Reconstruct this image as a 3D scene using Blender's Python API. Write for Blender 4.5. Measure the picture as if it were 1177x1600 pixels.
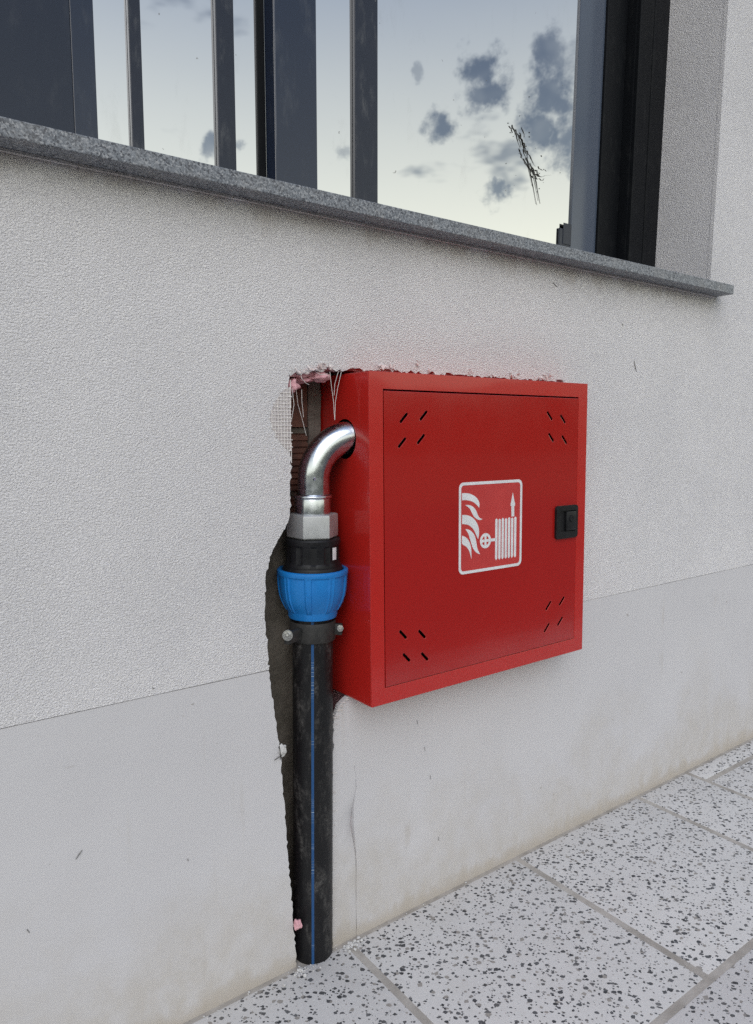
import bpy, bmesh, math, random
from mathutils import Vector, Matrix, noise

random.seed(7)
sc = bpy.context.scene
for o in list(bpy.data.objects):
    bpy.data.objects.remove(o)

# ------------------------------------------------------------------ camera
cam = bpy.data.cameras.new('camera')
cam.sensor_fit = 'HORIZONTAL'
cam.sensor_width = 36.0
cam.lens = 36.0 * 1136.04 / 1177.0
cam.clip_start = 0.02
cam.clip_end = 2000
cam_o = bpy.data.objects.new('camera', cam)
sc.collection.objects.link(cam_o)
cam_o.location = (0.0, -0.93, 0.8412)
yaw, pitch, roll = math.radians(36.517), math.radians(6.339), math.radians(0.032)
cam_o.rotation_euler = (math.pi / 2 - pitch, roll, -yaw)
sc.camera = cam_o

# ------------------------------------------------------------------ world, sun, exposure
SUN_EL, SUN_AZ = math.radians(40.0), math.radians(214.0)   # azimuth clockwise from +Y
world = bpy.data.worlds.new('World')
sc.world = world
world.use_nodes = True
wt = world.node_tree
wt.nodes.clear()


class NT:
    """small helper round a node tree"""

    def __init__(self, tree):
        self.t = tree

    def n(self, typ, **kw):
        nd = self.t.nodes.new(typ)
        for k, v in kw.items():
            setattr(nd, k, v)
        return nd

    def put(self, sock, v):
        if isinstance(v, bpy.types.NodeSocket):
            self.t.links.new(v, sock)
        elif v is not None:
            if sock.type == 'RGBA' and len(v) == 3:
                v = (*v, 1)
            sock.default_value = v

    def math(self, op, a, b=None, c=None, clamp=False):
        nd = self.n('ShaderNodeMath', operation=op, use_clamp=clamp)
        for i, v in enumerate((a, b, c)):
            if v is not None:
                self.put(nd.inputs[i], v)
        return nd.outputs[0]

    def vmath(self, op, a, b=None, scale=None):
        nd = self.n('ShaderNodeVectorMath', operation=op)
        self.put(nd.inputs[0], a)
        if b is not None:
            self.put(nd.inputs[1], b)
        if scale is not None:
            self.put(nd.inputs['Scale'], scale)
        return nd.outputs['Value'] if op in ('DOT_PRODUCT', 'LENGTH', 'DISTANCE') else nd.outputs[0]

    def mix(self, f, a, b, blend='MIX'):
        nd = self.n('ShaderNodeMix', data_type='RGBA', blend_type=blend)
        self.put(nd.inputs[0], f)
        self.put(nd.inputs[6], a)
        self.put(nd.inputs[7], b)
        return nd.outputs[2]

    def ramp(self, v, a, b, c=0.0, d=1.0, kind='SMOOTHSTEP'):
        nd = self.n('ShaderNodeMapRange', interpolation_type=kind)
        for i, x in enumerate((v, a, b, c, d)):
            self.put(nd.inputs[i], x)
        return nd.outputs[0]

    def noise(self, vec, scale, detail=2.0, rough=0.5, dist=0.0, out=0):
        nd = self.n('ShaderNodeTexNoise')
        self.put(nd.inputs['Vector'], vec)
        nd.inputs['Scale'].default_value = scale
        nd.inputs['Detail'].default_value = detail
        nd.inputs['Roughness'].default_value = rough
        nd.inputs['Distortion'].default_value = dist
        return nd.outputs[out]

    def voro(self, vec, scale, feature='F1', metric='EUCLIDEAN', rand=1.0):
        nd = self.n('ShaderNodeTexVoronoi', feature=feature)
        if feature in ('F1', 'F2'):
            nd.distance = metric
        self.put(nd.inputs['Vector'], vec)
        nd.inputs['Scale'].default_value = scale
        nd.inputs['Randomness'].default_value = rand
        return nd

    def sep(self, v):
        nd = self.n('ShaderNodeSeparateXYZ')
        self.put(nd.inputs[0], v)
        return nd.outputs

    def comb(self, x, y, z):
        nd = self.n('ShaderNodeCombineXYZ')
        for i, v in enumerate((x, y, z)):
            self.put(nd.inputs[i], v)
        return nd.outputs[0]


# the sky: Nishita plus scattered small grey clouds
W = NT(wt)
sky = W.n('ShaderNodeTexSky', sky_type='NISHITA')
sky.sun_disc = False
sky.sun_elevation = SUN_EL
sky.sun_rotation = SUN_AZ
sky.air_density = 1.0
sky.dust_density = 1.0
sky.ozone_density = 1.5
tc = W.n('ShaderNodeTexCoord').outputs['Generated']
wob = W.noise(tc, 13.0, 5.0, 0.66, out=1)
wob = W.vmath('SUBTRACT', wob, (0.5, 0.5, 0.5))
dirv = W.vmath('NORMALIZE', W.vmath('ADD', tc, W.vmath('SCALE', wob, scale=0.07)))
CLOUDS = [(0.5748, -0.7016, 0.4212, 0.009, .5), (0.6324, -0.6518, 0.4186, 0.026, 1), (0.643, -0.6546, 0.3976, 0.027, 1),
          (0.6124, -0.7016, 0.3643, 0.022, 1), (0.6832, -0.667, 0.2973, 0.021, .95), (0.6851, -0.5919, 0.4246, 0.034, 1),
          (0.7025, -0.5959, 0.389, 0.036, 1), (0.7011, -0.6177, 0.3564, 0.034, 1), (0.726, -0.590, 0.3477, 0.040, 1),
          (0.775, -0.520, 0.36, 0.07, 1), (0.83, -0.46, 0.31, 0.06, 1),
          (0.3901, -0.8561, 0.3389, 0.016, .9), (0.4177, -0.8436, 0.3375, 0.009, .6), (0.5265, -0.7798, 0.3388, 0.012, .5)]
puff = W.math('MULTIPLY_ADD', W.noise(tc, 46.0, 4.0, 0.62), 1.9, -0.95)
mask = None
for cx, cy, cz, cr, st in CLOUDS:
    c = Vector((cx, cy, cz)).normalized()
    d = W.vmath('DISTANCE', dirv, tuple(c))
    v_ = W.math('ADD', W.math('MULTIPLY_ADD', d, -1.0 / cr, 1.12), puff)
    m = W.math('MULTIPLY', W.ramp(v_, -0.05, 0.85), st)
    mask = m if mask is None else W.math('MAXIMUM', mask, m)
# the rest of the sky goes on with the same sort of broken cloud
gen = W.noise(W.vmath('MULTIPLY', tc, (1.0, 1.0, 2.2)), 5.5, 4.0, 0.58)
gen = W.math('MULTIPLY', W.ramp(gen, 0.63, 0.74), 0.8)
mask = W.math('MAXIMUM', mask, gen)
thick = W.math('MULTIPLY', mask, W.ramp(W.noise(tc, 22.0, 2.0, 0.6), 0.15, 0.55, 0.72, 1.0))
# a thin high veil of haze: cream near the horizon, grey-blue overhead
zz = W.sep(tc)[2]
veil = W.mix(W.ramp(zz, 0.20, 0.52, kind='LINEAR'), (12.9, 12.6, 9.9), (3.8, 4.35, 5.2))
veil = W.mix(W.ramp(zz, 0.52, 0.95, kind='LINEAR'), veil, (3.2, 4.0, 5.9))
warm = W.mix(0.25, veil, sky.outputs[0])
cloudcol = W.mix(1.0, warm, (0.26, 0.31, 0.41), 'MULTIPLY')
skycol = W.mix(thick, warm, cloudcol)
bg = W.n('ShaderNodeBackground')
W.put(bg.inputs[0], skycol)
bg.inputs[1].default_value = 0.1
wo = W.n('ShaderNodeOutputWorld')
wt.links.new(bg.outputs[0], wo.inputs[0])

sun = bpy.data.lights.new('sun', 'SUN')
sun.energy = 1.0
sun.angle = math.radians(50)
sun.color = (1.0, 0.98, 0.96)
sun_o = bpy.data.objects.new('sun', sun)
sc.collection.objects.link(sun_o)
sd = Vector((math.sin(SUN_AZ) * math.cos(SUN_EL), math.cos(SUN_AZ) * math.cos(SUN_EL), math.sin(SUN_EL)))
sun_o.rotation_euler = sd.to_track_quat('Z', 'Y').to_euler()

sc.view_settings.view_transform = 'Standard'
sc.view_settings.look = 'None'
sc.view_settings.gamma = 1.0
sc.view_settings.use_curve_mapping = False
sc.view_settings.exposure = 0.40
sc.render.engine = 'CYCLES'
sc.cycles.use_denoising = False
sc.cycles.denoising_prefilter = 'NONE'
sc.cycles.max_bounces = 4
sc.cycles.caustics_reflective = False
sc.cycles.caustics_refractive = False
sc.cycles.use_adaptive_sampling = True
sc.cycles.adaptive_threshold = 0.006
world.cycles.sampling_method = 'MANUAL'
world.cycles.sample_map_resolution = 512


# ------------------------------------------------------------------ helpers
def link(o, parent=None):
    sc.collection.objects.link(o)
    if parent is not None:
        o.parent = parent
    return o


def from_bm(name, bm, mat, parent=None, smooth=True, angle=35, loc=None):
    bmesh.ops.recalc_face_normals(bm, faces=bm.faces)
    me = bpy.data.meshes.new(name)
    bm.to_mesh(me)
    bm.free()
    me.materials.append(mat)
    if smooth:
        me.shade_smooth()
        me.set_sharp_from_angle(angle=math.radians(angle))
    o = bpy.data.objects.new(name, me)
    if loc:
        o.location = loc
    return link(o, parent)


def empty(name, loc, label, cat, rot=(0, 0, 0)):
    o = bpy.data.objects.new(name, None)
    o.empty_display_size = 0.05
    o.location = loc
    o.rotation_euler = rot
    o['label'] = label
    o['category'] = cat
    return link(o)


def add_box(bm, x0, x1, y0, y1, z0, z1, bev=0.0, seg=2):
    vs = [bm.verts.new((x, y, z)) for x in (x0, x1) for y in (y0, y1) for z in (z0, z1)]
    q = [(0, 1, 3, 2), (4, 6, 7, 5), (0, 4, 5, 1), (2, 3, 7, 6), (0, 2, 6, 4), (1, 5, 7, 3)]
    fs = [bm.faces.new([vs[i] for i in f]) for f in q]
    if bev:
        es = list({e for f in fs for e in f.edges})
        bmesh.ops.bevel(bm, geom=es, offset=bev, segments=seg, profile=0.5, affect='EDGES')
    return vs


def poly(bm, outer, holes=(), y0=0.0, y1=0.01):
    """flat plate in the XZ plane from y0 (front) to y1, with holes"""
    edges = []
    for loop in [outer, *holes]:
        vs = [bm.verts.new((p[0], y0, p[1])) for p in loop]
        edges += [bm.edges.new((vs[i], vs[(i + 1) % len(vs)])) for i in range(len(vs))]
    r = bmesh.ops.triangle_fill(bm, use_beauty=True, use_dissolve=False, edges=edges, normal=(0, -1, 0))
    fs = [g for g in r['geom'] if isinstance(g, bmesh.types.BMFace)]
    r = bmesh.ops.extrude_face_region(bm, geom=fs)
    nv = [g for g in r['geom'] if isinstance(g, bmesh.types.BMVert)]
    bmesh.ops.translate(bm, verts=nv, vec=(0, y1 - y0, 0))


def lathe(bm, prof, seg=64, rmod=None, cap=True, cx=0.0, cy=0.0):
    """prof: list of (r, z); rmod(theta, i) gives the radius change"""
    rings = []
    for i, (r, z) in enumerate(prof):
        ring = []
        for k in range(seg):
            a = 2 * math.pi * k / seg
            rr = r + (rmod(a, i) if rmod else 0)
            ring.append(bm.verts.new((cx + rr * math.cos(a), cy + rr * math.sin(a), z)))
        rings.append(ring)
    for a, b in zip(rings, rings[1:]):
        for k in range(seg):
            bm.faces.new((a[k], a[(k + 1) % seg], b[(k + 1) % seg], b[k]))
    if cap:
        bm.faces.new(rings[0])
        bm.faces.new(rings[-1])
    return rings


def tube(bm, pts, rad, seg=8, cap=True):
    pts = [Vector(p) for p in pts]
    rads = rad if isinstance(rad, (list, tuple)) else [rad] * len(pts)
    rings = []
    t0 = (pts[1] - pts[0]).normalized()
    ref = Vector((0, 1, 0)) if abs(t0.y) < 0.9 else Vector((1, 0, 0))
    u = t0.cross(ref).normalized()
    for i, p in enumerate(pts):
        t = (pts[min(i + 1, len(pts) - 1)] - pts[max(i - 1, 0)]).normalized()
        u = (u - t * u.dot(t)).normalized()
        v = t.cross(u)
        rings.append([bm.verts.new(p + (u * math.cos(2 * math.pi * k / seg) + v * math.sin(2 * math.pi * k / seg)) * rads[i]) for k in range(seg)])
    for a, b in zip(rings, rings[1:]):
        for k in range(seg):
            bm.faces.new((a[k], a[(k + 1) % seg], b[(k + 1) % seg], b[k]))
    if cap:
        bm.faces.new(rings[0])
        bm.faces.new(rings[-1])


def jitter(path, step=0.006, amp=0.0012, seed=0, closed=False):
    """cut a polyline finer and roughen it"""
    out = []
    rnd = random.Random(seed)
    for i in range(len(path) - (0 if closed else 1)):
        a, b = Vector(path[i]), Vector(path[(i + 1) % len(path)])
        n = max(1, int((b - a).length / step))
        for k in range(n):
            p = a.lerp(b, k / n)
            if k or i:
                p = p + Vector((rnd.uniform(-amp, amp), rnd.uniform(-amp, amp)))
            out.append((p.x, p.y))
    if not closed:
        out.append(tuple(path[-1]))
    return out


def chunk(name, loc, size, mat, parent, seed, sub=3, rough=0.55):
    bm = bmesh.new()
    bmesh.ops.create_icosphere(bm, subdivisions=sub, radius=1.0)
    for v in bm.verts:
        d = v.co.normalized()
        k = 1 + rough * noise.noise(d * 1.6 + Vector((seed, 0, 0))) + 0.3 * rough * noise.noise(d * 5 + Vector((0, seed, 0)))
        v.co = Vector((d.x * size[0], d.y * size[1], d.z * size[2])) * k
    return from_bm(name, bm, mat, parent, loc=loc, angle=60)


# ------------------------------------------------------------------ materials
MATS = {}


def new_mat(name):
    m = bpy.data.materials.new(name)
    m.use_nodes = True
    t = m.node_tree
    t.nodes.clear()
    h = NT(t)
    b = h.n('ShaderNodeBsdfPrincipled')
    o = h.n('ShaderNodeOutputMaterial')
    t.links.new(b.outputs[0], o.inputs[0])
    MATS[name] = m
    return m, h, b, o


def setp(h, b, **kw):
    for k, v in kw.items():
        h.put(b.inputs[k.replace('_', ' ')], v)


def bump(h, b, height, strength=0.5, dist=0.001, sock='Normal'):
    nd = h.n('ShaderNodeBump')
    nd.inputs['Strength'].default_value = strength
    nd.inputs['Distance'].default_value = dist
    h.put(nd.inputs['Height'], height)
    h.put(b.inputs[sock], nd.outputs[0])


def obj_co(h):
    return h.n('ShaderNodeTexCoord').outputs['Object']


def geo_co(h):
    return h.n('ShaderNodeNewGeometry').outputs['Position']


def m_render():
    m, h, b, o = new_mat('sprayed_render')
    p = geo_co(h)
    s = h.sep(p)
    # sprayed grains, slightly wider than tall
    q = h.vmath('MULTIPLY', p, (0.8, 1.0, 1.0))
    g1 = h.noise(q, 430, 3.0, 0.62)
    hgt = h.math('MULTIPLY', h.ramp(g1, .28, .74), 1.15)
    col = h.mix(h.ramp(h.noise(p, 2.6, 4, .6), .3, .7), (0.770, 0.752, 0.766), (0.850, 0.828, 0.840))
    # sand grains differ in tone
    gr = h.sep(h.voro(q, 520).outputs['Color'])[0]
    col = h.mix(h.math('MULTIPLY', h.ramp(gr, .55, 1.0), 0.17), col, (0.46, 0.44, 0.43))
    col = h.mix(h.math('MULTIPLY', h.ramp(gr, .25, 0.0), 0.18), col, (0.90, 0.88, 0.88))
    # rusty brown run-off dirt and painted soft shade below the sill, broken up by noise
    run = h.noise(h.vmath('MULTIPLY', p, (1.0, 1.0, 0.22)), 17, 5, .6)
    lim = h.ramp(run, 0.3, 0.75, 1.150, 1.085)
    st = h.math('MULTIPLY', h.ramp(s[2], lim, 1.158), h.math('LESS_THAN', s[2], 1.17))
    st = h.math('MULTIPLY', st, h.ramp(s[0], 1.75, 1.45))
    col = h.mix(h.math('MULTIPLY', st, 0.42), col, (0.42, 0.35, 0.28))
    setp(h, b, Base_Color=col, Roughness=0.93)
    b.inputs['Specular IOR Level'].default_value = 0.2
    hgt = h.math('ADD', hgt, h.math('MULTIPLY', h.noise(p, 16, 2, .5), 1.6))
    bump(h, b, hgt, 1.0, 0.0013)
    return m


def m_plinth():
    m, h, b, o = new_mat('smooth_plinth_render')
    p = geo_co(h)
    s = h.sep(p)
    col = h.mix(h.noise(p, 4.0, 5, .6), (0.540, 0.528, 0.545), (0.635, 0.622, 0.636))
    # grey-brown splash dirt that climbs unevenly from the paving
    n1 = h.noise(p, 5.0, 6, .62)
    n2 = h.noise(h.vmath('MULTIPLY', p, (1.0, 1.0, .7)), 30, 4, .65)
    top = h.ramp(n1, .28, .70, .04, .46, 'LINEAR')
    lo = h.math('MULTIPLY', h.ramp(s[2], top, 0.0), h.ramp(n2, .25, .7, .35, 1.0))
    col = h.mix(h.math('MULTIPLY', lo, 0.62), col, (0.47, 0.43, 0.375))
    band = h.ramp(s[2], h.ramp(n2, .3, .7, .02, .055, 'LINEAR'), 0.004)
    col = h.mix(h.math('MULTIPLY', band, 0.5), col, (0.42, 0.36, 0.285))
    # specks and small scuffs
    vo = h.voro(h.vmath('ADD', p, h.vmath('SCALE', h.noise(p, 90, 2, .5, out=1), scale=.012)), 26)
    rnd = h.sep(vo.outputs['Color'])
    sp = h.math('LESS_THAN', vo.outputs['Distance'], h.math('MULTIPLY', h.math('SUBTRACT', rnd[0], .55), .16))
    col = h.mix(h.math('MULTIPLY', sp, 0.5), col, (0.27, 0.24, 0.21))
    sm = h.ramp(h.noise(h.vmath('MULTIPLY', p, (1.0, 1.0, .5)), 22, 5, .65), .64, .80)
    col = h.mix(h.math('MULTIPLY', sm, 0.42), col, (0.42, 0.38, 0.34))
    dr = h.noise(h.vmath('MULTIPLY', p, (1.0, 1.0, .07)), 30, 3, .6)
    dr = h.math('MULTIPLY', h.ramp(dr, .60, .76), h.ramp(h.noise(p, 9, 3, .6), .42, .66))
    col = h.mix(h.math('MULTIPLY', dr, 0.42), col, (0.43, 0.39, 0.34))
    sc2 = h.ramp(h.noise(h.vmath('MULTIPLY', p, (.35, 1.0, 1.0)), 60, 4, .7), .66, .76)
    sc2 = h.math('MULTIPLY', sc2, h.ramp(h.noise(p, 5.5, 2, .5), .50, .62))
    col = h.mix(h.math('MULTIPLY', sc2, 0.6), col, (0.33, 0.30, 0.27))
    setp(h, b, Base_Color=col, Roughness=0.8)
    b.inputs['Specular IOR Level'].default_value = 0.25
    hg = h.math('ADD', h.math('MULTIPLY', h.noise(p, 14, 3, .5), .8), h.math('MULTIPLY', h.noise(p, 220, 3, .6), .12))
    bump(h, b, hg, 0.4, 0.003)
    return m


def m_simple(name, c1, c2, rough, scale=30, metal=0.0, bmp=0.0, bscale=200, bdist=.001, detail=4, spec=.5, coat=0.0):
    m, h, b, o = new_mat(name)
    p = obj_co(h)
    f = h.ramp(h.noise(p, scale, detail, .6), .3, .7)
    setp(h, b, Base_Color=h.mix(f, c1, c2), Metallic=metal)
    h.put(b.inputs['Roughness'], h.ramp(h.noise(p, scale * 1.7, 3, .6), .25, .75, rough * .85, min(1, rough * 1.2)))
    b.inputs['Specular IOR Level'].default_value = spec
    if coat:
        b.inputs['Coat Weight'].default_value = coat
        b.inputs['Coat Roughness'].default_value = .08
    if bmp:
        bump(h, b, h.noise(p, bscale, 3, .6), bmp, bdist)
    return m


def m_terrazzo():
    m, h, b, o = new_mat('terrazzo_tile')
    info = h.n('ShaderNodeObjectInfo')
    p = h.vmath('ADD', obj_co(h), h.comb(h.math('MULTIPLY', info.outputs['Random'], 37.0), h.math('MULTIPLY', info.outputs['Random'], 11.0), 0.0))
    sp = h.sep(p)
    flat = h.comb(sp[0], sp[1], 0.0)
    w = h.vmath('SCALE', h.vmath('SUBTRACT', h.noise(flat, 190, 2, .6, out=1), (.5, .5, .5)), scale=.0035)
    flat = h.vmath('ADD', flat, w)
    base = h.mix(h.noise(flat, 7, 4, .6), (0.54, 0.525, 0.515), (0.64, 0.625, 0.61))
    base = h.mix(h.math('MULTIPLY', h.ramp(h.noise(flat, 420, 3, .7), .35, .7), .45), base, (0.72, 0.72, 0.72))
    dirt = h.ramp(h.noise(flat, 11, 6, .65), .5, .78)
    base = h.mix(h.math('MULTIPLY', dirt, .25), base, (0.40, 0.37, 0.33))
    col = base
    tot = None
    for sc_, rot, mul, off, amp, metric in ((84, .5, (1.0, 1.25, 1), .24, .68, 'MANHATTAN'), (98, 2.2, (1.3, 1.0, 1), .24, .60, 'EUCLIDEAN'), (175, 1.1, (1.0, 1.3, 1), .42, .62, 'CHEBYCHEV'), (58, 2.9, (1.0, 1.35, 1), .50, .84, 'MANHATTAN')):
        r = h.n('ShaderNodeVectorRotate', rotation_type='Z_AXIS')
        h.put(r.inputs['Vector'], flat)
        r.inputs['Angle'].default_value = rot
        vo = h.voro(h.vmath('MULTIPLY', r.outputs[0], mul), sc_, metric=metric)
        rc = h.sep(vo.outputs['Color'])
        thr = h.math('MULTIPLY', h.math('SUBTRACT', rc[0], off), amp)
        k = h.ramp(h.math('SUBTRACT', thr, vo.outputs['Distance']), -.008, .010)
        chip = h.mix(rc[1], (0.026, 0.029, 0.035), (0.12, 0.122, 0.13))
        chip = h.mix(h.ramp(rc[2], .90, .94), chip, (0.30, 0.28, 0.26))
        col = h.mix(k, col, chip)
        tot = k if tot is None else h.math('MAXIMUM', tot, k)
    # trodden dust over the lot
    col = h.mix(h.math('MULTIPLY', h.ramp(h.noise(flat, 26, 5, .6), .45, .8), .22), col, (0.50, 0.47, 0.43))
    setp(h, b, Base_Color=col)
    h.put(b.inputs['Roughness'], h.ramp(tot, 0, 1, .62, .45))
    hg = h.math('ADD', h.math('MULTIPLY', h.noise(flat, 300, 3, .6), .5), h.math('MULTIPLY', tot, -.3))
    bump(h, b, hg, .35, .0006)
    return m


def m_granite():
    m, h, b, o = new_mat('grey_granite')
    p = geo_co(h)
    a = h.noise(p, 330, 3, .7)
    v = h.voro(p, 480)
    rc = h.sep(v.outputs['Color'])
    col = h.mix(h.ramp(a, .35, .65), (0.11, 0.12, 0.14), (0.25, 0.27, 0.30))
    col = h.mix(h.ramp(rc[0], .55, 1.0), col, (0.36, 0.37, 0.39))
    col = h.mix(h.ramp(rc[1], .75, .95), col, (0.07, 0.075, 0.09))
    col = h.mix(h.math('MULTIPLY', h.ramp(h.noise(p, 18, 4, .6), .45, .75), .25), col, (0.30, 0.28, 0.26))
    setp(h, b, Base_Color=col, Roughness=.5)
    bump(h, b, a, .25, .0005)
    return m


def m_red(name, c1, c2, rough):
    m, h, b, o = new_mat(name)
    p = obj_co(h)
    setp(h, b, Base_Color=h.mix(h.noise(p, 6, 3, .5), c1, c2))
    h.put(b.inputs['Roughness'], h.ramp(h.noise(p, 9, 4, .6), .3, .7, rough * .85, rough * 1.2))
    b.inputs['Coat Weight'].default_value = .55
    b.inputs['Specular IOR Level'].default_value = .42
    b.inputs['Coat Roughness'].default_value = .06
    hg = h.math('ADD', h.math('MULTIPLY', h.noise(p, 4, 2, .5), 7.0), h.math('MULTIPLY', h.noise(p, 420, 2, .5), .05))
    bump(h, b, hg, .25, .002)
    return m


def m_glass():
    m, h, b, o = new_mat('solar_mirror_glass')
    p = geo_co(h)
    col = (0.69, 0.70, 0.715)
    vo = h.voro(h.vmath('ADD', p, h.vmath('SCALE', h.noise(p, 70, 2, .5, out=1), scale=.02)), 34)
    rc = h.sep(vo.outputs['Color'])
    sp = h.math('LESS_THAN', vo.outputs['Distance'], h.math('MULTIPLY', h.math('SUBTRACT', rc[0], .5), .13))
    film = h.ramp(h.noise(h.vmath('MULTIPLY', p, (1.0, 1.0, .35)), 24, 6, .68), .56, .85)
    setp(h, b, Base_Color=col, Metallic=1.0, Roughness=.015)
    hg = h.noise(p, 3.5, 2, .5)
    bump(h, b, hg, .10, .004)
    dirt = h.n('ShaderNodeBsdfDiffuse')
    dirt.inputs[0].default_value = (.16, .15, .13, 1)
    mx = h.n('ShaderNodeMixShader')
    h.put(mx.inputs[0], h.math('MAXIMUM', h.math('MULTIPLY', sp, .55), h.math('MULTIPLY', film, .14)))
    h.t.links.new(b.outputs[0], mx.inputs[1])
    h.t.links.new(dirt.outputs[0], mx.inputs[2])
    h.t.links.new(mx.outputs[0], o.inputs[0])
    return m


def m_alu(name, c, rough, dust=.15, ior=1.5):
    m, h, b, o = new_mat(name)
    p = geo_co(h)
    d = h.ramp(h.noise(h.vmath('MULTIPLY', p, (1, 1, .3)), 55, 5, .65), .5, .8)
    vo = h.voro(p, 45)
    rc = h.sep(vo.outputs['Color'])
    sp = h.math('LESS_THAN', vo.outputs['Distance'], h.math('MULTIPLY', h.math('SUBTRACT', rc[0], .7), .2))
    f = h.math('MAXIMUM', h.math('MULTIPLY', d, dust), h.math('MULTIPLY', sp, dust * 1.6))
    setp(h, b, Base_Color=h.mix(f, c, (.35, .35, .34)))
    b.inputs['IOR'].default_value = ior
    h.put(b.inputs['Roughness'], h.math('ADD', h.math('MULTIPLY', f, .5), rough))
    return m


def m_pipe():
    m, h, b, o = new_mat('dusty_black_polyethylene')
    p = obj_co(h)
    d1 = h.ramp(h.noise(h.vmath('MULTIPLY', p, (1, 1, .35)), 42, 5, .7), .47, .74)
    d2 = h.ramp(h.noise(p, 160, 4, .7), .3, .7)
    d = h.math('MULTIPLY', d1, d2)
    setp(h, b, Base_Color=h.mix(h.math('MULTIPLY', d, .48), (.009, .009, .010), (.22, .21, .20)))
    h.put(b.inputs['Roughness'], h.ramp(d, 0, 1, .42, .85))
    b.inputs['Specular IOR Level'].default_value = .28
    bump(h, b, h.noise(h.vmath('MULTIPLY', p, (1, 1, .2)), 60, 3, .6), .15, .001)
    return m


def m_stripe():
    m, h, b, o = new_mat('blue_pipe_stripe')
    p = obj_co(h)
    s = h.sep(p)
    ticks = h.noise(h.comb(0.0, 0.0, s[2]), 420, 2, .7)
    words = h.noise(h.comb(0.0, 3.0, s[2]), 14, 2, .6)
    f = h.math('MULTIPLY', h.ramp(ticks, .5, .6), h.ramp(words, .5, .56))
    setp(h, b, Base_Color=h.mix(h.math('MULTIPLY', f, .6), (.010, .065, .19), (.34, .44, .55)), Roughness=.45)
    return m


def m_zinc():
    m, h, b, o = new_mat('galvanised_steel')
    p = obj_co(h)
    f = h.noise(p, 70, 5, .65)
    vo = h.sep(h.voro(p, 120).outputs['Color'])
    setp(h, b, Base_Color=h.mix(f, (.54, .58, .63), (.68, .72, .77)), Metallic=1.0)
    h.put(b.inputs['Roughness'], h.math('ADD', h.ramp(f, .3, .7, .15, .24), h.math('MULTIPLY', vo[0], .06)))
    bump(h, b, h.noise(p, 90, 4, .6), .12, .0008)
    return m


M_render = m_render()
M_plinth = m_plinth()
M_pink = m_simple('pink_insulation_foam', (.60, .30, .34), (.74, .42, .46), .9, 60, bmp=.9, bscale=240, bdist=.002)
M_mortar = m_simple('grey_brown_mortar', (.095, .084, .068), (.150, .133, .110), .95, 35, bmp=.8, bscale=150, bdist=.003)
M_brick = m_simple('dirty_clay_brick', (.10, .052, .040), (.19, .088, .062), .9, 45, bmp=.6, bscale=260, bdist=.001)
M_mortar2 = m_simple('pale_mortar_joint', (.13, .115, .10), (.20, .18, .16), .95, 40, bmp=.8, bscale=170, bdist=.002)
M_granite = m_granite()
M_terr = m_terrazzo()
M_grout = m_simple('sandy_grout', (.31, .285, .255), (.45, .42, .385), .9, 22, bmp=.6, bscale=300, bdist=.001)
M_glass = m_glass()
M_alu = m_alu('slate_blue_aluminium', (.018, .028, .056), .07, .10, 1.5)
M_gloss = m_alu('polished_slate_stile', (.075, .095, .135), .12, .02, 1.5)
M_bar = m_alu('dark_glazing_bar', (.022, .028, .046), .25, .25, 1.4)
M_reflection = m_alu('dark_reflection', (.020, .028, .050), .22, .05, 1.42)  # tone of a dark reflection, given as the sheet's own colour
M_frame = m_alu('black_aluminium', (.006, .007, .009), .42, .03, 1.25)
M_red = m_red('red_enamel_case', (.44, .0150, .0110), (.50, .0180, .0135), .30)
M_door = m_red('red_enamel_door', (.345, .0110, .0092), (.395, .0135, .0110), .15)
M_sign = m_simple('red_sign_film', (.47, .035, .035), (.52, .042, .04), .45, 20)
M_white = m_simple('white_sign_print', (.66, .66, .68), (.76, .76, .78), .5, 40)
M_black = m_simple('black_plastic', (.008, .008, .009), (.014, .014, .016), .42, 60, bmp=.1, bscale=600, bdist=.0004, spec=.28)
M_rubber = m_simple('dusty_black_clamp', (.016, .016, .016), (.035, .034, .032), .65, 60, bmp=.3, bscale=300, bdist=.0006)
M_blue = m_simple('blue_plastic_nut', (.006, .165, .50), (.010, .20, .58), .42, 25, bmp=.08, bscale=300, bdist=.0005)
M_pipe = m_pipe()
M_stripe = m_stripe()
M_zinc = m_zinc()
M_zinc2 = m_simple('dull_zinc', (.42, .43, .44), (.50, .51, .52), .42, 40, metal=.55, bmp=.1, bscale=300, bdist=.0005)
M_bolt = m_simple('zinc_bolt', (.45, .45, .44), (.62, .62, .60), .35, 300, metal=1.0)
M_crumb = m_simple('plaster_crumb', (.50, .49, .48), (.66, .65, .64), .95, 200, bmp=.6, bscale=500, bdist=.001)
M_flake = m_simple('torn_pinkish_flake', (.70, .58, .58), (.76, .70, .69), .95, 120)
M_base = m_simple('pinkish_base_coat', (.40, .365, .37), (.58, .54, .545), .95, 120, bmp=.7, bscale=300, bdist=.0015)
M_scr = m_simple('scratched_grey', (.09, .085, .08), (.22, .21, .20), .9, 200)
M_mud = m_simple('dried_mud', (.03, .028, .024), (.085, .08, .07), .9, 200)
M_thread = m_simple('pale_glass_thread', (.66, .62, .60), (.80, .77, .75), .6, 200)
M_earth = m_simple('dry_grass_ground', (.085, .085, .05), (.14, .125, .08), .95, .8)
M_asphalt = m_simple('asphalt', (.045, .045, .047), (.065, .064, .063), .9, 60, bmp=.6, bscale=120, bdist=.004)
M_kerb = m_simple('concrete_kerb', (.30, .295, .285), (.38, .37, .36), .85, 15, bmp=.4, bscale=160, bdist=.002)
M_wood = m_simple('wooded_slope', (.022, .034, .014), (.055, .065, .030), .95, .35, detail=6)
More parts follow.
